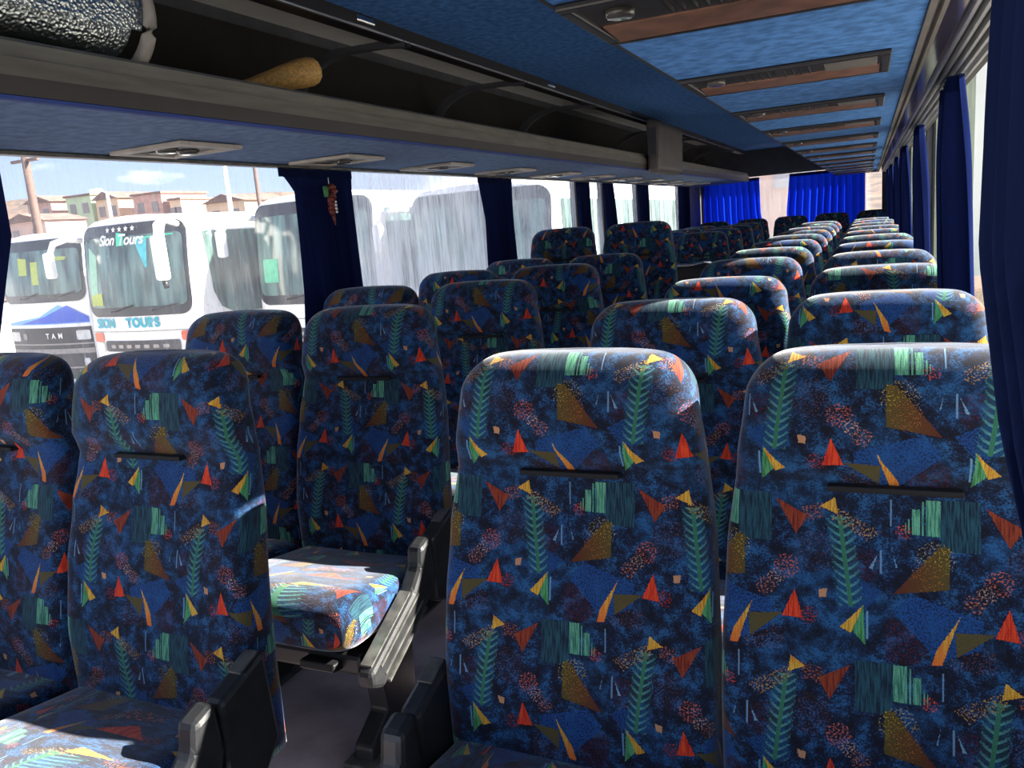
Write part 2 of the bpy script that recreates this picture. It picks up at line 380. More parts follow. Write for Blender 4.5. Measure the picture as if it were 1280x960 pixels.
# ------------------------------------------------------------------ the coach body
YF, YR = -1.0, 11.1
def shell():
    struct(MB().box((-1.3, YF, -.12), (1.3, YR+.2, 0.)).build('floor', M['floor']))
    struct(MB().box((-1.18, YF, 0.), (-.155, 5.15, .028), .006).build('trim_1', M['floor']))       # low plinth under the left seats
    struct(MB().box((-1.18, 4.22, .028), (-.155, 5.15, .172), .01).build('trim_2', M['floor']))   # raised step of the sixth row
    struct(MB().box((-1.18, 9.98, 0.), (1.18, YR, .05), .01).build('trim_3', M['floor']))          # step of the rear bench
    struct(MB().box((-1.18, 6.1, 0.), (-.155, 9.9, .028), .006).build('trim_4', M['floor']))
    for nm, s in (('left', -1), ('right', 1)):
        b = MB()
        xs = sorted((s*1.18, s*1.27))
        b.box((xs[0], YF, 0.), (xs[1], YR, .74))
        b.box((xs[0], YF, 1.745), (xs[1], YR, 2.14))
        b.box((xs[0]-.0, YF, .74), (xs[1], YF+.1, 1.745))
        for y in ((2.76, 2.94), (4.47, 4.65), (6.10, 6.28), (6.80, 6.96), (7.94, 8.14), (9.9, YR)) if s < 0 else ((2.40, 2.52), (3.90, 4.02), (5.40, 5.52), (6.90, 7.02), (8.40, 8.52), (10.1, YR)):
            b.box((xs[0], y[0], .74), (xs[1], y[1], 1.745))
        struct(b.build('wall_'+nm, M['wall']))
    b = MB(); b.box((-1.27, YR, 0.), (1.27, YR+.09, .78)).box((-1.27, YR, 1.68), (1.27, YR+.09, 2.14))
    b.box((-1.27, YR, .78), (-1.12, YR+.09, 1.68)).box((1.02, YR, .78), (1.27, YR+.09, 1.68))
    struct(b.build('wall_rear', M['wall']))
    b = MB(); b.box((-.62, YF, 2.0), (.62, YR, 2.03)); struct(b.build('ceiling', M['carpet']))
    struct(MB().box((-1.3, YF, 2.12), (1.3, YR+.09, 2.2)).build('trim_5', M['white']))             # outer roof skin, unseen, added to block light over the racks
    # panes
    n = 1
    def pane(lo, hi, mat, side):
        nonlocal n
        w = MB()
        if side in 'LR':
            x = -1.225 if side == 'L' else 1.225
            w.add([(x, lo, .74), (x, hi, .74), (x, hi, 1.745), (x, lo, 1.745)], [(0, 1, 2, 3)])
            o = w.build('window_%d' % n, mat); f = MB()
            xa, xb = x-.012, x+.012
            f.box((xa, lo, .74), (xb, hi, .758)).box((xa, lo, 1.735), (xb, hi, 1.745)).box((xa, lo, .758), (xb, lo+.015, 1.735)).box((xa, hi-.015, .758), (xb, hi, 1.735))
        else:
            y = YR+.045
            w.add([(lo, y, .78), (hi, y, .78), (hi, y, 1.68), (lo, y, 1.68)], [(0, 1, 2, 3)])
            o = w.build('window_%d' % n, mat); f = MB()
            f.box((lo, y-.012, .78), (hi, y+.012, .80)).box((lo, y-.012, 1.665), (hi, y+.012, 1.68))
        f.build('window_frame', M['black'], o); struct(o); n += 1
    for lo, hi, m in ((YF+.1, 2.76, 'clear'), (2.94, 4.47, 'hazy'), (4.65, 6.10, 'mid'), (6.28, 6.80, 'mid'), (6.96, 7.94, 'mid'), (8.14, 9.9, 'mid')): pane(lo, hi, G[m], 'L')
    for lo, hi in ((YF+.1, 2.40), (2.52, 3.90), (4.02, 5.40), (5.52, 6.90), (7.02, 8.40), (8.52, 10.1)): pane(lo, hi, G['right'], 'R')
    pane(-1.12, 1.02, G['rear'], 'B')
shell()

# ------------------------------------------------------------------ luggage racks
def rack_left():
    r = empty('luggage_rack', (-.9, 5., 1.6), 'long open luggage rack with grey lip running above the left windows', 'luggage rack')
    r.location = (0, 0, 0)
    Z = lambda z: z+CZ
    y0, y1 = YF, YR-.11
    MB().prism([(-1.18, Z(.297)), (-.56, Z(.304)), (-.56, Z(.322)), (-1.18, Z(.318))], y0, y1, 'Y').build('underside_panel', M['carpet_l'], r)
    MB().prism([(-.56, Z(.299)), (-.548, Z(.300)), (-.545, Z(.306)), (-.56, Z(.318))], y0, y1, 'Y').build('edge_piping', M['navy'], r)
    MB().prism([(-.575, Z(.318)), (-.558, Z(.318)), (-.542, Z(.307)), (-.538, Z(.340)), (-.575, Z(.340))], y0, y1, 'Y').build('lower_band', M['strip'], r)  # dark band along the foot of the lip
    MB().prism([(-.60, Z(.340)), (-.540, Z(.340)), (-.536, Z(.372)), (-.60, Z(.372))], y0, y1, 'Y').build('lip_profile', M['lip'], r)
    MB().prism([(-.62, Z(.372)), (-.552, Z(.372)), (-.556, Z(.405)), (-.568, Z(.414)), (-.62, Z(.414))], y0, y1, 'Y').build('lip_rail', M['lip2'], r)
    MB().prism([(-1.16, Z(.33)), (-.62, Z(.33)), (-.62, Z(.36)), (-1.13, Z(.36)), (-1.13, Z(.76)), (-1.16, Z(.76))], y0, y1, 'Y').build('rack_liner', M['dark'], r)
    up = MB().prism([(-.66, Z(.655)), (-.612, Z(.655)), (-.604, Z(.70)), (-.66, Z(.70))], y0, y1, 'Y').build('upper_rail', M['strip'], r)
    MB().tube([(-.607, y0, Z(.660)), (-.607, y1, Z(.660))], .005, 8).build('rail_bead', M['alu'], up)
    for y in (.9, 2.35, 4.03, 5.5, 6.9, 8.3, 9.7):
        MB().box((-.618, y-.05, Z(.672)), (-.596, y+.05, Z(.694)), .006).build('rail_clip', M['chrome'], r)
    for y in (.35, 1.45, 2.6, 3.68, 4.76, 5.9+.9, 7.9, 9.0, 10.1):
        pts = []
        for i in range(15):
            a = PI*.5+PI*i/14*.98
            pts.append((-.83+.28*math.cos(a)*1., Z(.525)+.155*math.sin(a)))
        pts = [(-.60, Z(.66)), (-.7, Z(.672))]+pts[1:-1]+[(-.72, Z(.366)), (-.62, Z(.37))]
        inner = [(x+(.03 if x < -.8 else .0), z+(-.02 if z > Z(.52) else .02)) for x, z in pts]
        b = MB()
        rows = [[(x, y-.02, z) for x, z in pts], [(x, y-.02, z) for x, z in inner], [(x, y+.02, z) for x, z in inner], [(x, y+.02, z) for x, z in pts], [(x, y-.02, z) for x, z in pts]]
        b.sheet(rows); b.build('bracket', M['wall'], r)
    m = empty('monitor_housing', (0, 0, 0), 'grey box housing mounted on the lip of the left luggage rack', 'housing')
    MB().prism([(-.532, Z(.285)), (-.50, Z(.275)), (-.45, Z(.30)), (-.44, Z(.60)), (-.47, Z(.635)), (-.532, Z(.64))], 5.66, 6.45, 'Y', .02).build('housing_shell', M['box'], m)
    MB().box((-.525, 5.652, Z(.40)), (-.46, 5.664, Z(.58)), .004).build('end_plate', M['wall'], m)
rack_left()
def rack_right():
    r = empty('luggage_rack', (0, 0, 0), 'luggage rack over the right seats with blue lined underside close to the camera', 'luggage rack')
    Z = lambda z: z+CZ; y0, y1 = YF, YR-.11
    MB().prism([(.503, Z(.273)), (.956, Z(.273)), (.956, Z(.30)), (.503, Z(.30))], y0, y1, 'Y').build('underside_panel', M['carpet'], r)
    MB().prism([(.497, Z(.272)), (.503, Z(.272)), (.503, Z(.30)), (.497, Z(.30))], y0, y1, 'Y').build('edge_seam', M['strip'], r)
    MB().prism([(.505, Z(.30)), (.555, Z(.30)), (.575, Z(.41)), (.555, Z(.41)), (.53, Z(.33))], y0, y1, 'Y').build('lip_profile', M['lip'], r)
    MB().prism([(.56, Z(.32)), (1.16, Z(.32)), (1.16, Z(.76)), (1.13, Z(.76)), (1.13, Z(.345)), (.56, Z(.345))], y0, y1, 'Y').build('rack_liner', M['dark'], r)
    MB().prism([(.612, Z(.655)), (.66, Z(.655)), (.66, Z(.70)), (.604, Z(.70))], y0, y1, 'Y').build('upper_rail', M['strip'], r)
    MB().prism([(.957, Z(.268)), (.967, Z(.268)), (.969, Z(.276)), (.974, Z(.276)), (.976, Z(.268)), (.983, Z(.268)), (.983, Z(.30)), (.957, Z(.30))], y0, y1, 'Y').build('side_moulding', M['box'], r)
    MB().prism([(.983, Z(.274)), (1.018, Z(.276)), (1.018, Z(.30)), (.983, Z(.30))], y0, y1, 'Y').build('glossy_band', M['gloss'], r)
    c = empty('curtain_rail', (0, 0, 0), 'ribbed aluminium curtain track along the top of the right windows', 'curtain rail')
    p = [(1.018, Z(.30)), (1.018, Z(.268))]
    for i in range(4):
        x = 1.02+i*.018
        p += [(x, Z(.266)), (x+.006, Z(.266)), (x+.007, Z(.278)), (x+.015, Z(.278))]
    p += [(1.094, Z(.268)), (1.10, Z(.268)), (1.10, Z(.30))]
    MB().prism(p, y0, y1, 'Y').build('track', M['alu'], c)
    for i in range(3): MB().box((1.0275+i*.018, y0, Z(.2765)), (1.0345+i*.018, y1, Z(.279))).build('track_groove', M['black'], c)
rack_right()
lc = MB().box((-1.178, YF, CZ+.285), (-1.14, YR-.05, CZ+.2965), .003).build('curtain_rail', M['edge'])
tag(lc, 'thin pale curtain track under the rack along the left windows', 'curtain rail')

ORD = ['first', 'second', 'third', 'fourth', 'fifth', 'sixth', 'seventh', 'eighth', 'ninth', 'tenth', 'eleventh', 'twelfth', 'thirteenth', 'fourteenth']
def right_unit():
    r = empty('service_panel', (.71, 1.17, CZ+.273), '', 'overhead panel')
    # local: x -.205...205, y -.13...13, hanging just under the lining
    b = MB()
    b.box((-.205, -.13, -.010), (.205, -.112, .0), .003).box((-.205, .112, -.010), (.205, .13, 0.), .003)
    b.box((-.205, -.112, -.010), (-.188, .112, 0.), .003).box((.188, -.112, -.010), (.205, .112, 0.), .003)
    b.build('frame', M['unit_d'], r)
    MB().box((-.188, -.112, -.003), (.188, .112, -.0005)).build('back_plate', M['unit_d'], r)
    MB().prism([(.02, -.0055), (.11, -.010), (.11, -.003), (.02, -.003)], -.185, .185, 'X').build('brown_cover', M['unit'], r)
    MB().box((.08, -.105, -.007), (.18, .015, -.003), .003).build('switch_plate', M['box'], r)
    g = MB()
    for i in range(9): g.prism([(-.11+0*i, -.003), (-.01, -.003), (-.01, -.009), (-.11, -.007)], -.08+i*.016, -.076+i*.016, 'X')
    g.build('air_grille', M['black'], r)
    MB().tube([(-.14, -.05, -.003), (-.14, -.05, -.012)], [.022, .018], 20).build('reading_lamp', M['lens'], r)
    return r
ru = right_unit(); ru['group'] = 'service panels under the right rack'
for k in range(13):
    lab = 'dark reading light panel under the right luggage rack, %s from the camera' % ORD[k]
    if k == 0: ru['label'] = lab
    else: copy_tree(ru, (.71, 1.17+.75*k, CZ+.273), lab)
def left_unit():
    r = empty('service_panel', (-.95, 1.82, CZ+.298), '', 'overhead panel')
    b = MB(); b.box((-.135, -.12, -.012), (.135, -.085, 0.), .003).box((-.135, .085, -.012), (.135, .12, 0.), .003)
    b.box((-.135, -.085, -.012), (-.10, .085, 0.), .003).box((.10, -.085, -.012), (.135, .085, 0.), .003); b.build('frame', M['unit_w'], r)
    MB().box((-.1, -.085, -.005), (.1, .085, -.001)).build('back_plate', M['unit_d'], r)
    for y in (-.04, .04): MB().tube([(0, y, -.004), (0, y, -.016)], [.034, .026], 18).build('reading_lamp', M['lens'], r)
    MB().box((-.085, -.03, -.009), (-.045, .03, -.004), .003).build('switch_plate', M['edge'], r)
    return r
lu = left_unit(); lu['group'] = 'service panels under the left rack'
for k in range(11):
    lab = 'pale reading light panel under the left luggage rack, %s from the camera' % ORD[k]
    loc = (-.95, 1.82+.78*k, CZ+.2985)
    if k == 0: lu['label'] = lab; lu.location = loc
    else: copy_tree(lu, loc, lab)

# things lying in the rack
f = empty('rolled_sunshade', (-.70, .8, CZ+.53), 'rolled silver bubble foil sunshade lying in the left luggage rack', 'sunshade')
rows = []
for i in range(26):
    y = -.80+i*.056; r_ = []
    for k in range(40):
        a = k/39*2*PI*1.6; rr = .118-.0045*a+.004*math.sin(7*y+3*a)
        r_.append((rr*math.cos(a-.4)*1.05, y+.02*math.cos(a-1.), rr*math.sin(a-.4)))
    rows.append(r_)
MB().sheet(rows).build('foil_sheet', M['foil'], f)
ye = rows[-1][0][1]
MB().tube([(.137*math.cos(a), ye+.006, .131*math.sin(a)) for a in [-2.3+i*.155 for i in range(20)]], [.006+.010*math.sin(PI*i/19) for i in range(20)], 8).build('white_binding', M['unit_w'], f)
b = MB(); prof = [(0, .016), (.05, .022), (.10, .030), (.16, .040), (.20, .045), (.235, .045), (.255, .038), (.268, .022), (.272, .0)]
d0 = Vector((-.96, 2.12, CZ+.50)); dv = Vector((.80, .55, .16)).normalized()
b.tube([d0+dv*p[0] for p in prof], [max(p[1], .001) for p in prof], 20)
tag(b.build('wooden_club', M['wood']), 'pale wooden round handle sticking out in the left luggage rack', 'wooden handle')

# ------------------------------------------------------------------ seats
def lerp_tab(tab, t):
    for (a, va), (b, vb) in zip(tab, tab[1:]):
        if t <= b:
            q = (t-a)/(b-a); q = max(0., min(1., q)); q = q*q*(3-2*q)*.5+q*.5
            return tuple(x+(y-x)*q for x, y in zip(va, vb)) if isinstance(va, tuple) else va+(vb-va)*q
    return tab[-1][1]
PIV = Vector((0., -.10, .40))
def ring(w, tk, n=52, e=5.5):
    out = []
    for k in range(n):
        a = 2*PI*k/n - PI/2                     # starts at the front centre? (sin=-1)
        ca, sa = math.cos(a), math.sin(a)
        out.append((w*math.copysign(abs(ca)**(2/e), ca), tk/2*math.copysign(abs(sa)**(2/(3.2)), sa)))
    return out
def loft(rings, uvs, name, mat, parent=None, loc=None, cap0=True, capuv=None):
    """rings of 3D points (closed); uvs per ring: list of (u,v), n+1 long"""
    n = len(rings[0]); vs = [p for r in rings for p in r]; fs = []; uv = []
    for i in range(len(rings)-1):
        for k in range(n):
            k2 = (k+1) % n
            fs.append((i*n+k, i*n+k2, (i+1)*n+k2, (i+1)*n+k)); uv += [uvs[i][k], uvs[i][k+1], uvs[i+1][k+1], uvs[i+1][k]]
    m = len(rings)-1
    fs.append(tuple(m*n+k for k in range(n))); uv += capuv if capuv else [uvs[m][k] for k in range(n)]
    if cap0: fs.append(tuple(range(n))[::-1]); uv += [uvs[0][k] for k in range(n)][::-1]
    return mesh_obj(name, vs, fs, mat, parent, True, uv, loc)
def perim(r):
    """signed perimeter coordinate, zero at front centre (index 0), positive to +x; the seam is at the back"""
    n = len(r); d = [0.]
    for k in range(n): d.append(d[-1]+(Vector(r[(k+1) % n])-Vector(r[k])).length)
    L = d[-1]; return d, L
def back_mesh():
    TOP = 1.085
    half = [(.30, .242), (.42, .243), (.60, .243), (.78, .236), (.92, .220), (1.0, .209), (1.085, .200)]
    front = [(.30, -.150), (.42, -.150), (.52, -.150), (.66, -.122), (.78, -.086), (.85, -.060), (.885, -.050), (.93, -.066), (.98, -.062), (1.03, -.050), (1.085, -.028)]
    back = [(.30, -.015), (.42, -.01), (.60, .000), (.80, .030), (.95, .050), (1.085, .068)]
    conc = [(.30, .000), (.45, .012), (.60, .026), (.80, .022), (.885, .014), (.93, .004), (1.085, .000)]
    R, R2 = .060, .030
    zs = [.30+i*(.70/30) for i in range(31)]
    zs += [1.0+(TOP-1.0)*math.sin(PI/2*i/14) for i in range(1, 15)]
    rings = []; uvs = []; arc = 0.; prev = None
    N = 64
    for z in zs:
        w = lerp_tab(half, z); yf = lerp_tab(front, z); yb = lerp_tab(back, z); cv = lerp_tab(conc, z)
        if z > TOP-R: w = w-R+math.sqrt(max(0., R*R-(z-(TOP-R))**2))
        yc = (yf+yb)/2; tk = yb-yf; full = tk
        if z > TOP-R2: tk = max(.012, tk-2*R2+2*math.sqrt(max(0., R2*R2-(z-(TOP-R2))**2)))
        pts = []
        for x, y in ring(w, tk, N, 7.):
            yy = y
            if y < 0: yy = y+cv*(1-min(1., abs(x)/w)**3)*min(1., -y/(tk/2))
            # side wings sweep forward a little at the lumbar bolsters
            zz = z - (.012*(abs(x)/.2)**2.5 if z > .95 else 0.)*max(0., (z-.95)/(TOP-.95))
            pts.append((x-PIV.x, yc+yy-PIV.y, zz-PIV.z))
        d, L = perim(pts)
        c0 = Vector((0, yf, z))
        if prev is not None: arc += (c0-prev).length if z < TOP-R2 else max((c0-prev).length, (Vector((0, yc-tk/2, z))-prev2).length)
        prev = c0; prev2 = Vector((0, yc-tk/2, z))
        rings.append(pts); uvs.append([(q if q < L/2 else q-L, arc) for q in d[:-1]]+[(0., arc)])
        # index N/2 is the back seam: keep the strip before it continuous
        u = uvs[-1]; u[N] = (0.0-0., arc)
    # shift v so that the top front edge is v = 0
    uvs = [[(a, b-arc) for a, b in r] for r in uvs]
    # fix the closing edge (k = N-1 -> N): q-L ... 0 is already continuous
    o = loft(rings, uvs, 'backrest', FAB)
    # seam faces at the back: u jumps from +L/2 to -L/2 inside one face; put both ends on the same side
    l = o.data.uv_layers[0].data
    for p in o.data.polygons:
        us = [l[i].uv[0] for i in p.loop_indices]
        if max(us)-min(us) > .2 and len(us) == 4:
            for i in p.loop_indices:
                if l[i].uv[0] < 0: l[i].uv = (l[i].uv[0]+.9*(max(us)-min(us)), l[i].uv[1])
    return o
def cushion_mesh():
    N = 48; ys = [-.075-.40*i/14 for i in range(15)]+[-.475-.075*math.sin(PI/2*i/9) for i in range(1, 10)]
    rings = []; uvs = []; arc = 0.; prev = None
    for y in ys:
        t_ = (-.075-y)/.40
        top = .405+.075*min(1., t_)**1.1; bot = .300+.03*min(1., t_); w = .232
        if t_ > 1.:
            q = (t_-1)*.40/.075; s = math.sqrt(max(0., 1-q*q)); mid = .395; top = mid+(.480-mid)*(.45+.55*s); bot = mid+(.33-mid)*(.6+.4*s); w = .232-.028*(1-s)
        zc, tk = (top+bot)/2, top-bot; pts = []
        for k in range(N):
            a = PI/2-2*PI*k/N; ca, sa = math.cos(a), math.sin(a)
            x = w*math.copysign(abs(ca)**(2/7.), ca); z = tk/2*math.copysign(abs(sa)**(2/3.4), sa)
            if z > 0: z -= .010*(1-(abs(x)/w)**2.5)*z/(tk/2)
            pts.append((x, y, zc+z))
        d, L = perim(pts); c0 = Vector((0, y, top))
        if prev is not None: arc += (c0-prev).length
        prev = c0; rings.append(pts); uvs.append([(q if q < L/2 else q-L, -arc) for q in d[:-1]]+[(0., -arc)])
    o = loft([r[::-1] for r in rings], [u[::-1] for u in uvs], 'cushion', FAB, capuv=[(p_[0], -arc-(max(q_[2] for q_ in rings[-1])-p_[2])) for p_ in rings[-1][::-1]])
    l = o.data.uv_layers[0].data
    for p in o.data.polygons:
        us = [l[i].uv[0] for i in p.loop_indices]
        if max(us)-min(us) > .2 and len(us) == 4:
            for i in p.loop_indices:
                if l[i].uv[0] < 0: l[i].uv = (l[i].uv[0]+.9*(max(us)-min(us)), l[i].uv[1])
    return o
BACK = back_mesh(); CUSH = cushion_mesh()
for o in (BACK, CUSH): C.objects.unlink(o)
def seat_proto(arm):
    """arm: +1 armrest on +x, -1 on -x, 0 none"""
    r = empty('passenger_chair', (0, 0, 0), '', 'seat', 'patterned coach seats')
    bk = BACK.copy(); link(bk, r); bk.location = PIV
    cu = CUSH.copy(); link(cu, r)
    MB().box((-.088, -.056-PIV.y, .882-PIV.z), (.088, -.020-PIV.y, .891-PIV.z), .002).build('headrest_slot', M['slot'], bk)
    MB().box((-.215, -.50, .262), (.215, -.08, .318), .012).build('seat_pan', M['black'], r)
    lv = MB().prism([(-.535, .285), (-.43, .262), (-.43, .292), (-.53, .305)], .06 if arm >= 0 else -.16, .16 if arm >= 0 else -.06, 'X', .004).build('recline_lever', M['black'], r)
    for s in ((-1, 1) if arm == 0 else (arm,)):
        x = s*.165
        lg = MB().prism([(-.475, 0.), (-.17, 0.), (-.18, .05), (-.25, .09), (-.235, .27), (-.405, .27), (-.385, .10), (-.47, .05)], x-.028, x+.028, 'X', .008).build('leg', M['plastic'], r)
        MB().box((x-.045, -.50, 0.), (x+.045, -.14, .018), .006).build('foot_plate', M['edge'], lg)
    if arm:
        x0, x1 = (.234, .276) if arm > 0 else (-.276, -.234)
        ho = MB().prism([(-.225, .505), (-.16, .525), (-.105, .545), (-.095, .36), (-.15, .30), (-.225, .33)], x0, x1, 'X', .010).build('armrest_housing', M['plastic'], r)
        MB().prism([(-.165, .5245), (-.115, .5425), (-.116, .5465), (-.166, .529)], x0+.006, x1-.006, 'X', .0015).build('top_plate', M['edge'], ho)
        am = MB().prism([(-.285, .505), (-.235, .518), (-.228, .42), (-.250, .365), (-.505, .250), (-.548, .272), (-.548, .312), (-.340, .412), (-.294, .455)], x0-.002, x1+.002, 'X', .012).build('armrest', M['plastic'], r)
        rb = MB()
        xo = x1 if arm > 0 else x0
        for q in range(3):
            dy, dz = .014*q, -.026*q
            rb.prism([(-.51+dy, .306+dz), (-.32+dy, .396+dz), (-.32+dy, .402+dz), (-.51+dy, .312+dz)], xo-.004, xo+.004, 'X')
        rb.build('armrest_rib', M['edge'], am)
        MB().prism([(-.535, .3185), (-.345, .4105), (-.345, .415), (-.535, .323)], x0+.006, x1-.006, 'X').build('armrest_pad', M['edge'], am)
    return r
PROT = {a: seat_proto(a) for a in (1, -1, 0)}
USED = set()
def seat(x, y, z, arm, label, shift, recline=0., group=None):
    p = PROT[arm]
    if arm in USED: r = copy_tree(p, (x, y, z), label)
    else:
        r = p; USED.add(arm); r.location = (x, y, z); r['label'] = label
    for ch in r.children:
        n = ch.name.split('.')[0]
        if n == 'backrest': ch['fabric_shift'] = shift; ch.rotation_euler = (-math.radians(recline), 0, 0)
        if n == 'cushion': ch['fabric_shift'] = shift+.37
    return r
XA, XW = .419, .909
SH_L = [.62, .05, .10, 1.3, .7, .5]
for k in range(6):
    z = .028 if k < 5 else .172
    y = 1.14+.75*k
    seat(-XA, y, z, 1, 'blue patterned aisle seat left of the aisle, %s row from the camera%s' % (ORD[k], ', standing higher' if k == 5 else ''), SH_L[k] , (0, 0, .5, 0, 1., -1.)[k])
    seat(-XW, y+(0.02 if k == 1 else 0), z, 0, 'blue patterned window seat beside the left windows, %s row from the camera%s' % (ORD[k], ', standing higher' if k == 5 else ''), SH_L[k]+1.12, (0, 1.5, 0, 1, 0, -1)[k])
for k in range(4):
    y = (6.98, 7.80, 8.62, 9.44)[k]
    seat(-XA, y, .028, 1, 'blue patterned aisle seat left of the aisle behind the partition, %s row back from it' % ORD[k], .3*k+.2)
    seat(-XW, y, .028, 0, 'blue patterned window seat at left behind the partition, %s row back from it' % ORD[k], .4*k+1.1)
SH_R = [0., .02, .5, .3, 1.1, .6, .2, 1.4, .8, .1, .5]
for k in range(11):
    y = 1.25+.75*k
    seat(XA, y, 0., -1, 'blue patterned aisle seat right of the aisle, %s row from the camera%s' % (ORD[k], ', leaning back' if k == 2 else ''), SH_R[k], (0, 0, 7., 0, .5, 0, 0, 0, 0, 0, 0)[k])
    seat(XW, y, 0., 0, 'blue patterned window seat beside the right windows, %s row from the camera' % ORD[k], SH_R[k]+(0 if k == 0 else .5), (0, 0, -1.5, -.5, 0, 0, 0, 0, 0, 0, 0)[k])
for k, x in enumerate((-.93, -.465, 0., .465, .93)):
    sb = seat(x, 10.55, .05, 0, 'blue patterned seat of the rear bench under the rear window, %s from the left' % ORD[k], .3*k); sb.scale = (.93, 1, 1)

p = empty('stairwell_partition', (0, 0, 0), 'dark partition panel with metal top rail beside the side door steps', 'partition')
MB().box((-1.16, 5.86, 0.), (-.17, 5.90, .905), .012).build('panel', M['black'], p)
MB().tube([(-1.16, 5.88, .915), (-.30, 5.88, .915), (-.20, 5.88, .93), (-.17, 5.93, .92), (-.17, 6.05, .86)], .013, 10).build('top_rail', M['chrome'], p)
MB().box((-.20, 5.84, 0.), (-.165, 5.92, .90), .01).build('end_post', M['wall'], p)

# ------------------------------------------------------------------ curtains
def curtain(name, label, plan, prof, mat, folds, amp, axis='Y', at=0., seed=0, group=None, side=1, hooks=True):
    """prof: rows (z, a, b, offset) - hem positions along the wall at each height; hangs at 'at' across it"""
    rnd = random.Random(seed); n = folds*10; ph = [rnd.uniform(-.35, .35) for _ in range(folds+2)]
    am = [rnd.uniform(.55, 1.15) for _ in range(folds+2)]
    rows = []; nz = 28
    zt, zb = prof[0][0], prof[-1][0]
    for i in range(nz+1):
        z = zt+(zb-zt)*i/nz
        for p, q in zip(prof, prof[1:]):
            if p[0] >= z >= q[0]-1e-6:
                t_ = (p[0]-z)/(p[0]-q[0]); a = p[1]+(q[1]-p[1])*t_; b = p[2]+(q[2]-p[2])*t_; of = p[3]+(q[3]-p[3])*t_; break
        r = []
        for k in range(n+1):
            s = k/n; j = s*folds; jj = int(min(j, folds-1)); g_ = .55+.45*math.sin(min(1., (zt-z)/.25)*PI/2)
            d = amp*g_*(am[jj]*(1-(j-jj))+am[jj+1]*(j-jj))*math.sin(2*PI*j+ph[jj]*(1-(j-jj))+ph[jj+1]*(j-jj)+.5*math.sin(3.*(zt-z)+jj))
            c = a+(b-a)*(s+.25/folds*math.sin(2*PI*j*1.+1.3)*.5)
            x = at+of+d
            r.append((x, c, z) if axis == 'Y' else (c, x, z))
        rows.append(r)
    o = MB().sheet(rows).build(name, mat)
    tag(o, label, 'curtain', group)
    if hooks:
        h = MB(); k0 = rows[0]
        h.sheet([[(p[0], p[1], p[2]+.006) for p in k0], [(p[0]*1, p[1], p[2]-.03) for p in k0]])
        h.build('header_tape', M['curtain_dark'], o)
    return o
zt, zb = CZ+.283, .78
LG = 'blue curtains at the left windows'
curtain('curtain', 'dark blue curtain at the left edge of the photo by the first left window', 0, [(zt, 1.0, 1.41, 0), (1.38, 1.0, 1.41, 0), (1.1, .96, 1.32, 0), (zb, .92, 1.21, 0)], M['curtain'], 4, .018, at=-1.16, seed=1, group=LG)
curtain('curtain', 'dark blue curtain gathered between the first two left windows with red charm', 0, [(zt, 2.49, 2.97, 0), (1.50, 2.57, 2.96, 0), (1.1, 2.54, 2.97, 0), (zb, 2.48, 2.99, 0)], M['curtain'], 4, .018, at=-1.16, seed=2, group=LG)
curtain('curtain', 'dark blue curtain between the second and third left windows', 0, [(zt, 4.22, 4.72, 0), (1.35, 4.27, 4.72, 0), (zb, 4.23, 4.74, 0)], M['curtain'], 5, .018, at=-1.16, seed=3, group=LG)
curtain('curtain', 'narrow dark blue curtain behind the raised left seats, nearer of the close pair', 0, [(zt, 5.94, 6.27, 0), (1.1, 5.98, 6.30, 0), (zb, 5.96, 6.30, 0)], M['curtain'], 4, .018, at=-1.16, seed=4, group=LG)
curtain('curtain', 'narrow blue curtain flaring at its hem, farther of the close pair at left', 0, [(zt, 6.62, 6.92, 0), (1.1, 6.66, 7.06, 0), (zb, 6.64, 7.10, 0)], M['curtain'], 4, .018, at=-1.16, seed=5, group=LG)
curtain('curtain', 'narrow dark blue curtain just before the last left window', 0, [(zt, 7.72, 8.18, 0), (1.4, 7.76, 8.20, 0), (zb, 7.70, 8.18, 0)], M['curtain'], 4, .018, at=-1.16, seed=6, group=LG)
curtain('curtain', 'dark blue curtain beside the dark rear pillar of the left wall', 0, [(zt, 9.55, 10.25, 0), (zb, 9.50, 10.2, 0)], M['curtain'], 6, .018, at=-1.16, seed=7, group=LG)
BG = 'bright blue curtains at the rear window'
curtain('curtain', 'bright blue pleated curtain on the left half of the rear window', 0, [(CZ+.34, -1.15, -.43, 0), (1.2, -1.15, -.42, 0), (.80, -1.15, -.36, 0)], M['curtain_rear'], 9, .03, 'X', YR-.07, 8, BG)
curtain('curtain', 'bright blue pleated curtain on the right half of the rear window', 0, [(CZ+.345, -.06, .82, 0), (1.2, -.10, .82, 0), (.80, -.11, .81, 0)], M['curtain_rear'], 11, .03, 'X', YR-.07, 9, BG)
RG = 'blue curtains at the right windows'
zr = CZ+.256
curtain('curtain', 'near black blue curtain at the right edge of the photo', 0, [(zr, .25, 1.235, 0), (1.34, .25, 1.225, 0), (1.215, .25, 1.235, 0), (1.04, .2, .99, 0), (.95, .18, .72, 0), (.72, .15, .42, 0)], M['curtain_dark'], 9, .016, at=1.02, seed=10, group=RG)
RC = [(2.23, 2.59), (3.73, 4.09), (5.23, 5.59), (6.73, 7.09), (8.23, 8.59), (9.7, 10.15)]
RL = ['blue gathered curtain with sunlit edge beside the second right seat row', 'blue gathered curtain with bright edge at the right, second beyond the dark one',
      'blue curtain at the right windows, third beyond the dark near curtain', 'blue curtain at the right windows, fourth beyond the dark near curtain',
      'blue curtain at the right windows, fifth beyond the dark near curtain', 'blue curtain at the right windows, last before the rear wall']
for i, (a, b) in enumerate(RC):
    curtain('curtain', RL[i], 0, [(zr, a, b, 0), (1.12, a-.03, b+.01, .012), (.80, a-.05, b+.01, .025)], M['curtain_right'], 4, .030, at=1.062, seed=20+i, group=RG)
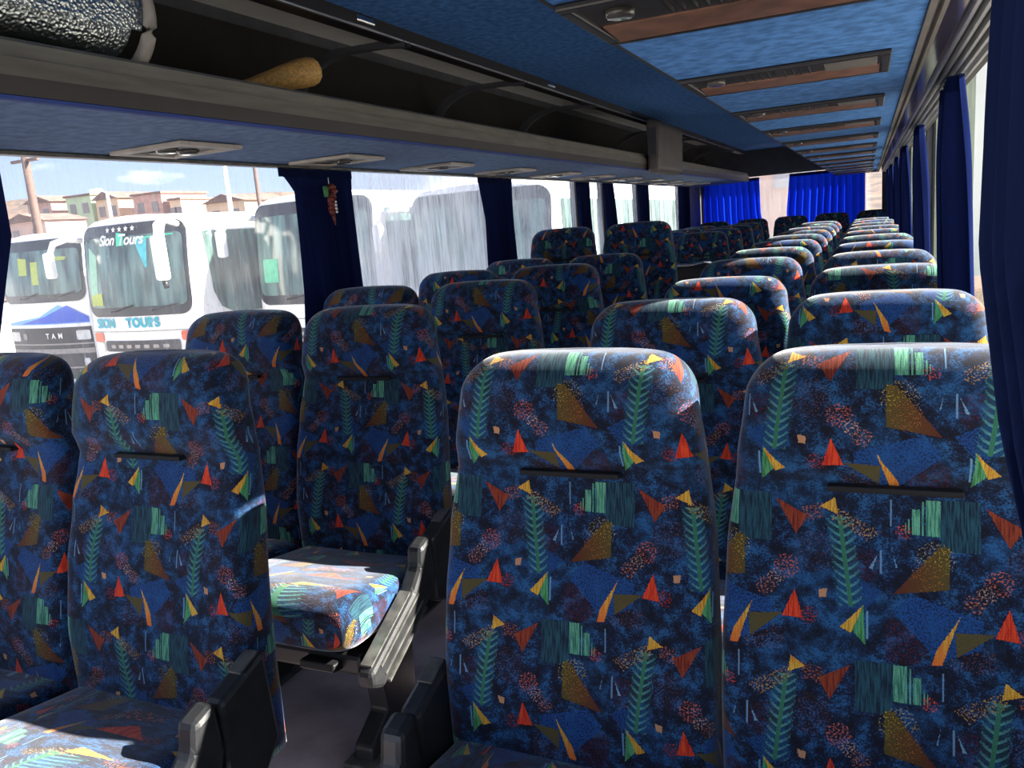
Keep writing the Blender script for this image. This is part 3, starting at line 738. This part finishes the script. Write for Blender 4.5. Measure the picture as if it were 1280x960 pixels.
# beaded charm on the second left curtain
o = empty('beaded_charm', (-1.075, 2.70, CZ+.245), 'small red and green beaded charm hanging on a left curtain', 'ornament')
MB().tube([(0, 0, 0), (0, 0, -.03)], .0015, 6).build('cord', M['pearl'], o)
b = MB()
for i in range(7): b.tube([(.0, .012*math.sin(i), -.03-i*.016), (.012, .016*math.sin(i*1.7), -.046-i*.016)], [.014, .020-.0016*i], 10)
b.build('red_body', M['red'], o)
MB().tube([(.004, -.03, -.035), (.006, -.034, -.075)], [.012, .009], 10).build('green_bead', M['greenb'], o)
b = MB()
for i in range(4):
    bm = bmesh.new(); bmesh.ops.create_icosphere(bm, subdivisions=2, radius=.0055, matrix=Matrix.Translation((.022, .0, -.095-i*.013))); bm.verts.index_update(); b.bm(bm, None, True)
b.build('pearl_string', M['pearl'], o)
MB().tube([(0, .006, -.14), (0, .01, -.185)], [.010, .002], 8).build('tassel', M['red'], o)

# ------------------------------------------------------------------ outside: the yard, coaches, hill
GZ = -1.5
struct(MB().add([(-260, -60, GZ), (120, -60, GZ), (120, 160, GZ), (-260, 160, GZ)], [(0, 1, 2, 3)]).build('ground', M['ground']))

def coach(name_label, loc, top=3.5, style='B', length=11.8):
    r = empty('coach_bus', loc, name_label, 'coach', 'coaches parked in the yard')
    hw = 1.24
    def yF(x, z): return .16*(x/hw)**2+.05*max(0., z-1.7)**2
    out = [(-hw, .35), (-hw, .9), (-hw, 1.6), (-hw, top-.75)]
    for i in range(9):
        a = PI-PI/2*i/8; out.append((-hw+.42+.42*math.cos(a), top-.30+.26*math.sin(a)))
    out += [(-.4, top-.01), (0, top)]
    out = out+[(-x, z) for x, z in out[-2::-1]]
    out += [(hw*.5, .35), (0, .35), (-hw*.5, .35)]
    n = len(out); vs = []; fs = []
    cx, cz = 0., 1.9
    S = (.12, .35, .6, .8, .92, .98, 1.)
    vs.append((cx, yF(cx, cz), cz))
    for s in S:
        for x, z in out:
            X, Z = cx+(x-cx)*s, cz+(z-cz)*s; vs.append((X, yF(X, Z)+(.05 if s == 1. else 0.), Z))
    for yy in (.6, 1.2, length-.3): vs += [(x, yy, z) for x, z in out]
    vs += [(x*.96, length, .35+(z-.35)*.985) for x, z in out]
    nr = len(S)+4
    fs += [(0, 1+(k+1) % n, 1+k) for k in range(n)]
    for i in range(nr-1):
        for k in range(n): fs.append((1+i*n+k, 1+i*n+(k+1) % n, 1+(i+1)*n+(k+1) % n, 1+(i+1)*n+k))
    fs.append(tuple(1+(nr-1)*n+k for k in range(n)))
    mesh_obj('body', vs, fs, M['white'], r, True)
    def patch(nm, pts, mat, parent=r, off=-.012, side=0):
        """outline on the front (x,z), laid on the curved front; or on a flank (y,z)"""
        bm = bmesh.new()
        if side == 0:
            xs = [p[0] for p in pts]; zs_ = [p[1] for p in pts]; f_ = bm.faces.new([bm.verts.new((p[0], 0, p[1])) for p in pts])
            for i in range(1, 14):
                x = min(xs)+(max(xs)-min(xs))*i/14
                bmesh.ops.bisect_plane(bm, geom=bm.verts[:]+bm.edges[:]+bm.faces[:], plane_co=(x, 0, 0), plane_no=(1, 0, 0))
            for i in range(1, 7):
                z = min(zs_)+(max(zs_)-min(zs_))*i/7
                bmesh.ops.bisect_plane(bm, geom=bm.verts[:]+bm.edges[:]+bm.faces[:], plane_co=(0, 0, z), plane_no=(0, 0, 1))
            for v in bm.verts: v.co.y = yF(v.co.x, v.co.z)+off
        else:
            bm.faces.new([bm.verts.new((side*(hw+.012), p[0], p[1])) for p in pts])
        bm.verts.index_update(); return MB().bm(bm, None, side == 0).build(nm, mat, parent)
    def rnd(x0, x1, z0, z1, ra, n_=6):
        p = []
        for cx_, cz_, a0 in ((x1-ra, z1-ra, 0), (x0+ra, z1-ra, PI/2), (x0+ra, z0+ra, PI), (x1-ra, z0+ra, 1.5*PI)):
            for i in range(n_+1): a = a0+PI/2*i/n_; p.append((cx_+ra*math.cos(a), cz_+ra*math.sin(a)))
        return p
    wb = {'A': 2.12, 'B': 1.88, 'C': 1.86, 'D': 1.86}[style]; wt = top-.13
    patch('windscreen_surround', rnd(-hw+.03, hw-.03, wb-.06, wt, .22), M['csurround'], off=-.012)
    ws = patch('windscreen', rnd(-hw+.10, hw-.10, wb+.10, wt-.20, .12), M['cglass'], off=-.022)
    # things seen through the screen, hung just against it
    if style == 'B':
        patch('cab_curtain', [(-1.08, wb+.32), (-.86, wb+.32), (-.80, wt-.5), (-1.02, wt-.34)], M['palegreen'], ws, -.026)
        patch('screen_card', [(-1.08, wb+.14), (-.74, wb+.14), (-.74, wb+.36), (-1.08, wb+.32)], M['lime'], ws, -.029)
        patch('hanging_pennant', [(.18, wt-.26), (.46, wt-.27), (.44, wt-.72), (.40, wt-.76)], M['aqua'], ws, -.027)
        patch('pelmet_cord', [(.18, wt-.25), (.98, wt-.22), (.98, wt-.245), (.18, wt-.28)], M['mint'], ws, -.028)
    if style == 'A':
        patch('cab_curtain', [(-.50, wb+.5), (-.24, wb+.5), (-.22, wt-.35), (-.50, wt-.32)], M['lime'], ws, -.026)
        patch('cab_curtain', [(.45, wb+.75), (.82, wb+.75), (.86, wt-.36), (.45, wt-.33)], M['lime'], ws, -.026)
        patch('screen_card', [(-.1, wb+.3), (.1, wb+.3), (.1, wb+.75), (-.1, wb+.75)], M['lime'], ws, -.026)
    if style == 'C':
        patch('sticker', rnd(-1.02, -.66, wb+.32, wb+.72, .03, 2), M['sticker'], ws, -.028)
    # flanks
    for sd in (-1, 1):
        fl = patch('side_glazing', [(.62, wb+.25), (.75, wb-.02), (1.1, wb-.18), (1.9, wb-.18), (2.1, wb+.0), (length-.6, wb+.0), (length-.5, wt-.3), (.55, wt-.22)], M['cglass'], side=sd)
        pil = MB()
        for i in range(6):
            y = 2.1+i*1.62; pil.prism([(y, wb), (y+.1, wb), (y+.1, wt-.26), (y, wt-.26)], sd*(hw+.013), sd*(hw+.03), 'X')
        pil.build('window_pillars', M['white'] if style in 'CD' else M['csurround'], fl)
        for y in (2.3, 8.6):
            for s_ in (0,):
                w_ = MB().tube([(sd*(hw-.25), y, .5), (sd*(hw+.02), y, .5)], .5, 28).build('wheel', M['tyre'], r)
                MB().tube([(sd*(hw+.02), y, .5), (sd*(hw+.035), y, .5)], [.3, .22], 20).build('hub', M['lamp'], w_)
        # mirror on a bowed arm
        if (style, sd) not in (('B', -1), ('B', 1), ('C', -1), ('D', -1)): continue
        x = sd*(hw-.12)
        if sd < 0:
            mr = MB().tube([(x, .16, top-.34), (x-.12, -.06, top-.30), (x-.34, -.16, top-.36), (x-.46, -.18, top-.55)], [.05, .055, .06, .05], 10).build('mirror_arm', M['white'], r)
            MB().box((x-.55, -.27, top-.95), (x-.38, -.13, top-.50), .045, seg=3).build('mirror_head', M['white'], mr)
        else:
            mr = MB().tube([(x, .16, top-.22), (x+.03, -.14, top-.14), (x+.06, -.28, top-.24), (x+.06, -.32, top-.45)], [.05, .06, .09, .09], 10).build('mirror_arm', M['white'], r)
            MB().box((x-.06, -.42, top-1.10), (x+.17, -.26, top-.38), .06, seg=3).build('mirror_head', M['white'], mr)
            MB().tube([(x+.05, -.33, top-1.10), (x+.05, -.30, top-1.22)], .04, 8).build('mirror_foot', M['black'], mr)
    # wipers
    for x in (-.5, .45): MB().tube([(x, yF(x, wb)-.05, wb+.03), (x+.55, yF(x+.5, wb+.12)-.05, wb+.13)], .015, 6).build('wiper', M['black'], r)
    if style == 'A':
        patch('stripe_panel', [(-1.18, 1.62), (1.18, 1.62), (1.18, 1.74), (.5, 2.0), (-.05, 1.78), (-1.18, 1.66)], M['skyblue'])
        patch('stripe_panel', [(-.7, 1.64), (1.18, 1.64), (1.18, 1.74), (.72, 1.98), (.1, 1.78)], M['royal'], off=-.018)
        gl = patch('grille', [(-1.2, .5), (1.2, .5), (1.2, 1.55), (-1.2, 1.55)], M['grille'])
        for z in (1.2, 1.02, .72): patch('grille_bar', [(-1.2, z), (1.2, z), (1.2, z+(.10 if z == 1.02 else .03)), (-1.2, z+(.10 if z == 1.02 else .03))], M['unit_w'], gl, -.018)
        text_mesh('maker_lettering', 'T A M', .15, M['white'], gl, (.28, -.03, 1.38), 0, .004, 1.2, yF)
        patch('badge', rnd(-.72, -.58, 1.31, 1.45, .06), M['unit_w'], gl, -.018)
        patch('headlamp', rnd(.84, 1.16, 1.29, 1.48, .03, 2), M['lamp'], r, -.02); patch('headlamp', rnd(-1.16, -.84, 1.29, 1.48, .03, 2), M['lamp'], r, -.02)
        patch('number_plate', rnd(-.28, .26, .74, .88, .02, 2), M['unit_w'], r, -.024); patch('fog_lamp', rnd(.92, 1.06, .74, .92, .04), M['lamp'], r, -.024)
    else:
        if style == 'B':
            text_mesh('front_lettering', 'SION', .22, M['teal'], r, (-.78, -.02, 1.70), 0, .012, 1.05, yF)
            text_mesh('front_lettering', 'TOURS', .22, M['teal'], r, (.16, -.02, 1.70), 0, .012, 1.1, yF)
            text_mesh('screen_lettering', 'Sion', .24, M['white'], ws, (-.47, -.035, wt-.26), .35, .006, .95, yF)
            text_mesh('screen_lettering', 'Tours', .25, M['white'], ws, (.10, -.035, wt-.27), .35, .006, .95, yF)
            patch('logo_leaf', [(-.22, wt-.36), (-.05, wt-.36), (-.04, wt-.16), (-.21, wt-.14)], M['mint'], ws, -.030)
            for i in range(5):
                st = []
                for k in range(10):
                    a = PI/2+k*PI/5; rr = .055 if k % 2 == 0 else .023; st.append((-.42+i*.15+rr*math.cos(a), wt-.085+rr*math.sin(a)))
                patch('star', st, M['white'], ws, -.034)
        patch('panel_seam', [(-1.2, 1.55), (1.2, 1.55), (1.2, 1.565), (-1.2, 1.565)], M['unit_w'])
        patch('indicator', rnd(-1.20, -.92, 1.38, 1.54, .03, 2), M['orange'], r, -.016); patch('indicator', rnd(.92, 1.20, 1.38, 1.54, .03, 2), M['orange'], r, -.016)
        patch('headlamp', rnd(-1.20, -.92, 1.20, 1.37, .04, 2), M['lamp'], r, -.016); patch('headlamp', rnd(.92, 1.20, 1.20, 1.37, .04, 2), M['lamp'], r, -.016)
        gl = patch('grille', rnd(-.88, .88, 1.21, 1.40, .03, 2), M['grille'], r, -.016)
        for i in range(7): patch('grille_slot', rnd(-.72+i*.21, -.60+i*.21, 1.27, 1.33, .01, 2), M['unit_w'], gl, -.022)
        patch('bumper_gap', [(-1.2, .62), (1.2, .62), (1.2, .68), (-1.2, .68)], M['grille'])
        patch('number_plate', rnd(-.28, .28, .72, .86, .02, 2), M['unit_w'], r, -.024)
    return r
coach('white coach with blue diagonal stripes and black grille at the far left', (-14.35, 10.9, GZ), 3.42, 'A')
coach('white coach with teal lettering on its front seen through the first window', (-10.55, 9.85, GZ), 3.50, 'B')
coach('white coach with green sticker on its windscreen, right of the lettered coach', (-7.62, 10.9, GZ), 3.62, 'C')
coach('white coach behind the hazy second left window, its flank running to the rear', (-4.66, 11.2, GZ), 3.50, 'D')

# hill with houses
vs = []; fs = []; nx, ny = 46, 14
for j in range(ny):
    for i in range(nx):
        x = -230+i*5.6; y = 44+j*7.5; s = max(0., min(1., (y-46)/70))
        ridge = 6.6+7.2*max(0., min(1., (-70-x)/70))+.9*math.sin(x*.11)+.6*math.sin(x*.31+1)
        vs.append((x, y, GZ+(ridge+1.6)*s**.8+.35*math.sin(x*.7+y)))
for j in range(ny-1):
    for i in range(nx-1): fs.append((j*nx+i, j*nx+i+1, (j+1)*nx+i+1, (j+1)*nx+i))
struct(mesh_obj('hillside', vs, fs, M['hill'], None, True))
def house(lab, x0, x1, y, z0, z1, mat, roof, d=7.):
    r = empty('house', ((x0+x1)/2, y, z0), lab, 'house', 'houses on the hillside'); w = (x1-x0)/2; h = z1-z0
    MB().box((-w, 0, -3.), (w, d, h)).build('wall', M[mat], r)
    if roof: MB().prism([(-w-.4, h), (0, h+.9), (w+.4, h)], -.4, d+.4, 'Y').build('roof', M['rooft'], r)
    else: MB().box((-w-.2, -.2, h), (w+.2, d+.2, h+.25)).build('roof', M['rooft'], r)
    k = max(2, int(w*2/2.4))
    for i in range(k):
        x = -w+2*w*(i+.5)/k; MB().box((x-.5, -.06, h-2.), (x+.5, .02, h-.8)).build('window', M['win'], r)
house('pale green house on the hill beside the wooden pole', -88.5, -84.2, 70, 6.0, 9.0, 'greenwall', False)
house('ochre house on the hill between the green house and the lamp', -83.5, -79.8, 70, 6.0, 8.3, 'ochre', True)
house('large brick coloured flat block on the hill above the lettered coach', -77.4, -72.9, 70, 5.2, 8.2, 'brick', False)
house('small ochre block adjoining the brick block on the hill', -72.3, -70.6, 70.5, 5.2, 7.3, 'ochre', False)
house('long pink plastered house low on the hill', -86, -79.5, 60, 4.4, 6.0, 'pinkwall', True, 5)
house('ochre house on the hill behind the right street lamp', -66.5, -61, 70, 4.2, 6.4, 'ochre', True)
house('brick house with hipped roof left of the wooden pole', -95.5, -91.2, 70, 6.0, 8.9, 'brick', True)

u = empty('utility_pole', (-40.0, 30, GZ), 'brown wooden utility pole at the left behind the striped coach', 'pole')
MB().tube([(0, 0, 0), (.12, 0, 9.0)], [.26, .19], 12).build('shaft', M['pole'], u)
MB().box((-1., -.08, 8.2), (1.1, .08, 8.36), .02).build('cross_arm', M['pole'], u)
def lamp(lab, x, y, h, arm):
    r = empty('street_lamp', (x, y, GZ), lab, 'street lamp', 'street lamps in the yard')
    MB().tube([(0, 0, 0), (0, 0, h*.6), (0, 0, h)], [.13, .10, .075], 12).build('pole', M['steel'], r)
    MB().tube([(0, 0, h-.05), (arm*.35, 0, h+.08), (arm*.8, 0, h+.12)], .05, 8).build('arm', M['steel'], r)
    MB().box((arm*.8-.45, -.13, h+.05), (arm*.8+.25, .13, h+.22), .05).build('lamp_head', M['steel'], r)
lamp('pale street lamp rising above the lettered coach', -34.36, 30, 6.15, -.8)
lamp('white street lamp pole right of the brick block', -21.95, 25, 6.2, .9)
q = empty('utility_pole', (-24.8, 30, GZ), 'thin brown pole beside the bare tree at right of the first window', 'pole')
MB().tube([(0, 0, 0), (.05, 0, 7.4)], [.12, .09], 10).build('shaft', M['pole'], q)

def tree(lab, loc, h, seed, spread=.55, depth=5):
    rnd = random.Random(seed); r = empty('bare_tree', loc, lab, 'tree', 'bare trees'); tr = MB(); tw = MB()
    def grow(p, d, L, rad, k):
        q = p+d*L; (tr if k >= depth-1 else tw).tube([p, (p+q)/2+Vector((rnd.uniform(-1, 1), rnd.uniform(-1, 1), 0))*L*.06, q], [rad, rad*.85, rad*.65], 6 if k > 2 else 4, False)
        if k == 0: return
        for _ in range(3 if k > 1 else 4):
            nd = (d+Vector((rnd.uniform(-1, 1), rnd.uniform(-1, 1), rnd.uniform(-.2, .6)))*spread*1.3).normalized()
            grow(p+d*L*rnd.uniform(.6, 1.), nd, L*rnd.uniform(.6, .82), rad*.6, k-1)
    grow(Vector((0, 0, 0)), Vector((0, 0, 1)), h*.3, h*.022, depth)
    tr.build('trunk', M['bark'], r); tw.build('branches', M['bark'], r)
tree('bare tree behind the coaches right of the wooden pole', (-36.0, 29, GZ), 5.2, 3)
tree('bare tree above the coach at the right of the first left window', (-20.6, 30, GZ), 5.6, 5)
tree('bare tree beyond the second left window above the coach roofs', (-15.6, 32, GZ), 5.6, 8)
tree('bare tree low behind the coaches left of the brick block', (-40.5, 36, GZ), 5.4, 11)
tree('bare tree at the far left behind the wooden pole', (-50, 38, GZ), 6.0, 14)
# pale buildings beyond the rear window and the right windows
bw = empty('building', (-2.2, 24, GZ), 'pale pink building seen through the gap in the rear curtains', 'building')
MB().box((-3.2, 0, 0), (3.0, 6, 6.5)).build('wall', M['pinkwall'], bw)
for x in (-1.6, 1.2): MB().box((x-.55, -.06, 3.2), (x+.55, .02, 4.6)).build('window', M['greywall'], bw)
bw = empty('building', (5., 23, GZ), 'pale grey building seen at the right end of the rear window', 'building')
MB().box((-3.4, 0, 0), (5., 6, 6.5)).build('wall', M['greywall'], bw)
car = empty('car', (1.75, 13.6, GZ), 'dark car roof showing low in the right end of the rear window', 'car')
prof = [(-2.1, .35), (-2.1, .8), (-1.3, .95), (-.75, 1.42), (.75, 1.45), (1.45, .98), (2.1, .85), (2.1, .35)]
MB().prism(prof, -.85, .85, 'X', .08).build('body', M['unit'], car)
for sy in (-1.3, 1.3):
    for sx in (-1, 1): MB().tube([(sx*.68, sy, .32), (sx*.88, sy, .32)], .32, 20).build('wheel', M['tyre'], car)
MB().prism([(-1.2, .97), (-.72, 1.36), (.7, 1.38), (1.3, .99)], -.87, .87, 'X').build('side_windows', M['win'], car)

# ------------------------------------------------------------------ light, sky, camera
w = bpy.data.worlds.new('sky'); bpy.context.scene.world = w; w.use_nodes = True
nt = w.node_tree; nt.nodes.clear(); L = nt.links
tc = nt.nodes.new('ShaderNodeTexCoord'); sx = nt.nodes.new('ShaderNodeSeparateXYZ'); L.new(tc.outputs['Generated'], sx.inputs[0])
rp = nt.nodes.new('ShaderNodeValToRGB'); L.new(sx.outputs[2], rp.inputs[0])
e = rp.color_ramp.elements; e[0].position = 0.; e[0].color = (.24, .29, .39, 1); e[1].position = .6; e[1].color = (.09, .14, .28, 1)
k = e.new(.12); k.color = (.15, .21, .36, 1)
mp = nt.nodes.new('ShaderNodeMapping'); mp.inputs['Scale'].default_value = (2., 2., 6.); L.new(tc.outputs['Generated'], mp.inputs[0])
nz = nt.nodes.new('ShaderNodeTexNoise'); nz.inputs['Scale'].default_value = 2.2; nz.inputs['Detail'].default_value = 6.; L.new(mp.outputs[0], nz.inputs[0])
mr = nt.nodes.new('ShaderNodeMapRange'); mr.inputs[1].default_value = .50; mr.inputs[2].default_value = .74; L.new(nz.outputs[0], mr.inputs[0])
mx = nt.nodes.new('ShaderNodeMix'); mx.data_type = 'RGBA'; L.new(mr.outputs[0], mx.inputs[0]); L.new(rp.outputs[0], mx.inputs[6]); mx.inputs[7].default_value = (1., 1., 1., 1)
bg = nt.nodes.new('ShaderNodeBackground'); bg.inputs[1].default_value = 1.6; L.new(mx.outputs[2], bg.inputs[0])
wo = nt.nodes.new('ShaderNodeOutputWorld'); L.new(bg.outputs[0], wo.inputs[0])

sl = bpy.data.lights.new('sun', 'SUN'); sl.energy = 15.0; sl.angle = .009; sl.color = (1., .94, .85)
so = bpy.data.objects.new('sun', sl); C.objects.link(so)
sd = Vector((.80, .29, .46)).normalized()                       # towards the sun: right, a little to the rear
so.rotation_euler = sd.to_track_quat('Z', 'Y').to_euler(); so.location = (8, 2, 6)

cd = bpy.data.cameras.new('camera'); co = bpy.data.objects.new('camera', cd); C.objects.link(co)
cd.sensor_width = 36.; cd.sensor_fit = 'HORIZONTAL'; cd.lens = 1000/1280*36; cd.clip_start = .02; cd.clip_end = 600
yaw, pitch, roll = .4277789, .1947685, -.0840814
fw = Vector((-math.sin(yaw)*math.cos(pitch), math.cos(yaw)*math.cos(pitch), -math.sin(pitch)))
rt = Vector((math.cos(yaw), math.sin(yaw), 0)); up = rt.cross(fw)
r2 = rt*math.cos(roll)+up*math.sin(roll); u2 = up*math.cos(roll)-rt*math.sin(roll)
co.matrix_world = Matrix(((r2.x, u2.x, -fw.x, .876), (r2.y, u2.y, -fw.y, 0.), (r2.z, u2.z, -fw.z, CZ), (0, 0, 0, 1)))
S = bpy.context.scene; S.camera = co
S.view_settings.view_transform = 'Standard'; S.view_settings.look = 'None'; S.view_settings.exposure = 1.3; S.view_settings.gamma = 1.
S.cycles.use_denoising = True; S.cycles.transparent_max_bounces = 24; S.cycles.max_bounces = 10; S.cycles.diffuse_bounces = 5
S.cycles.sample_clamp_indirect = 6.
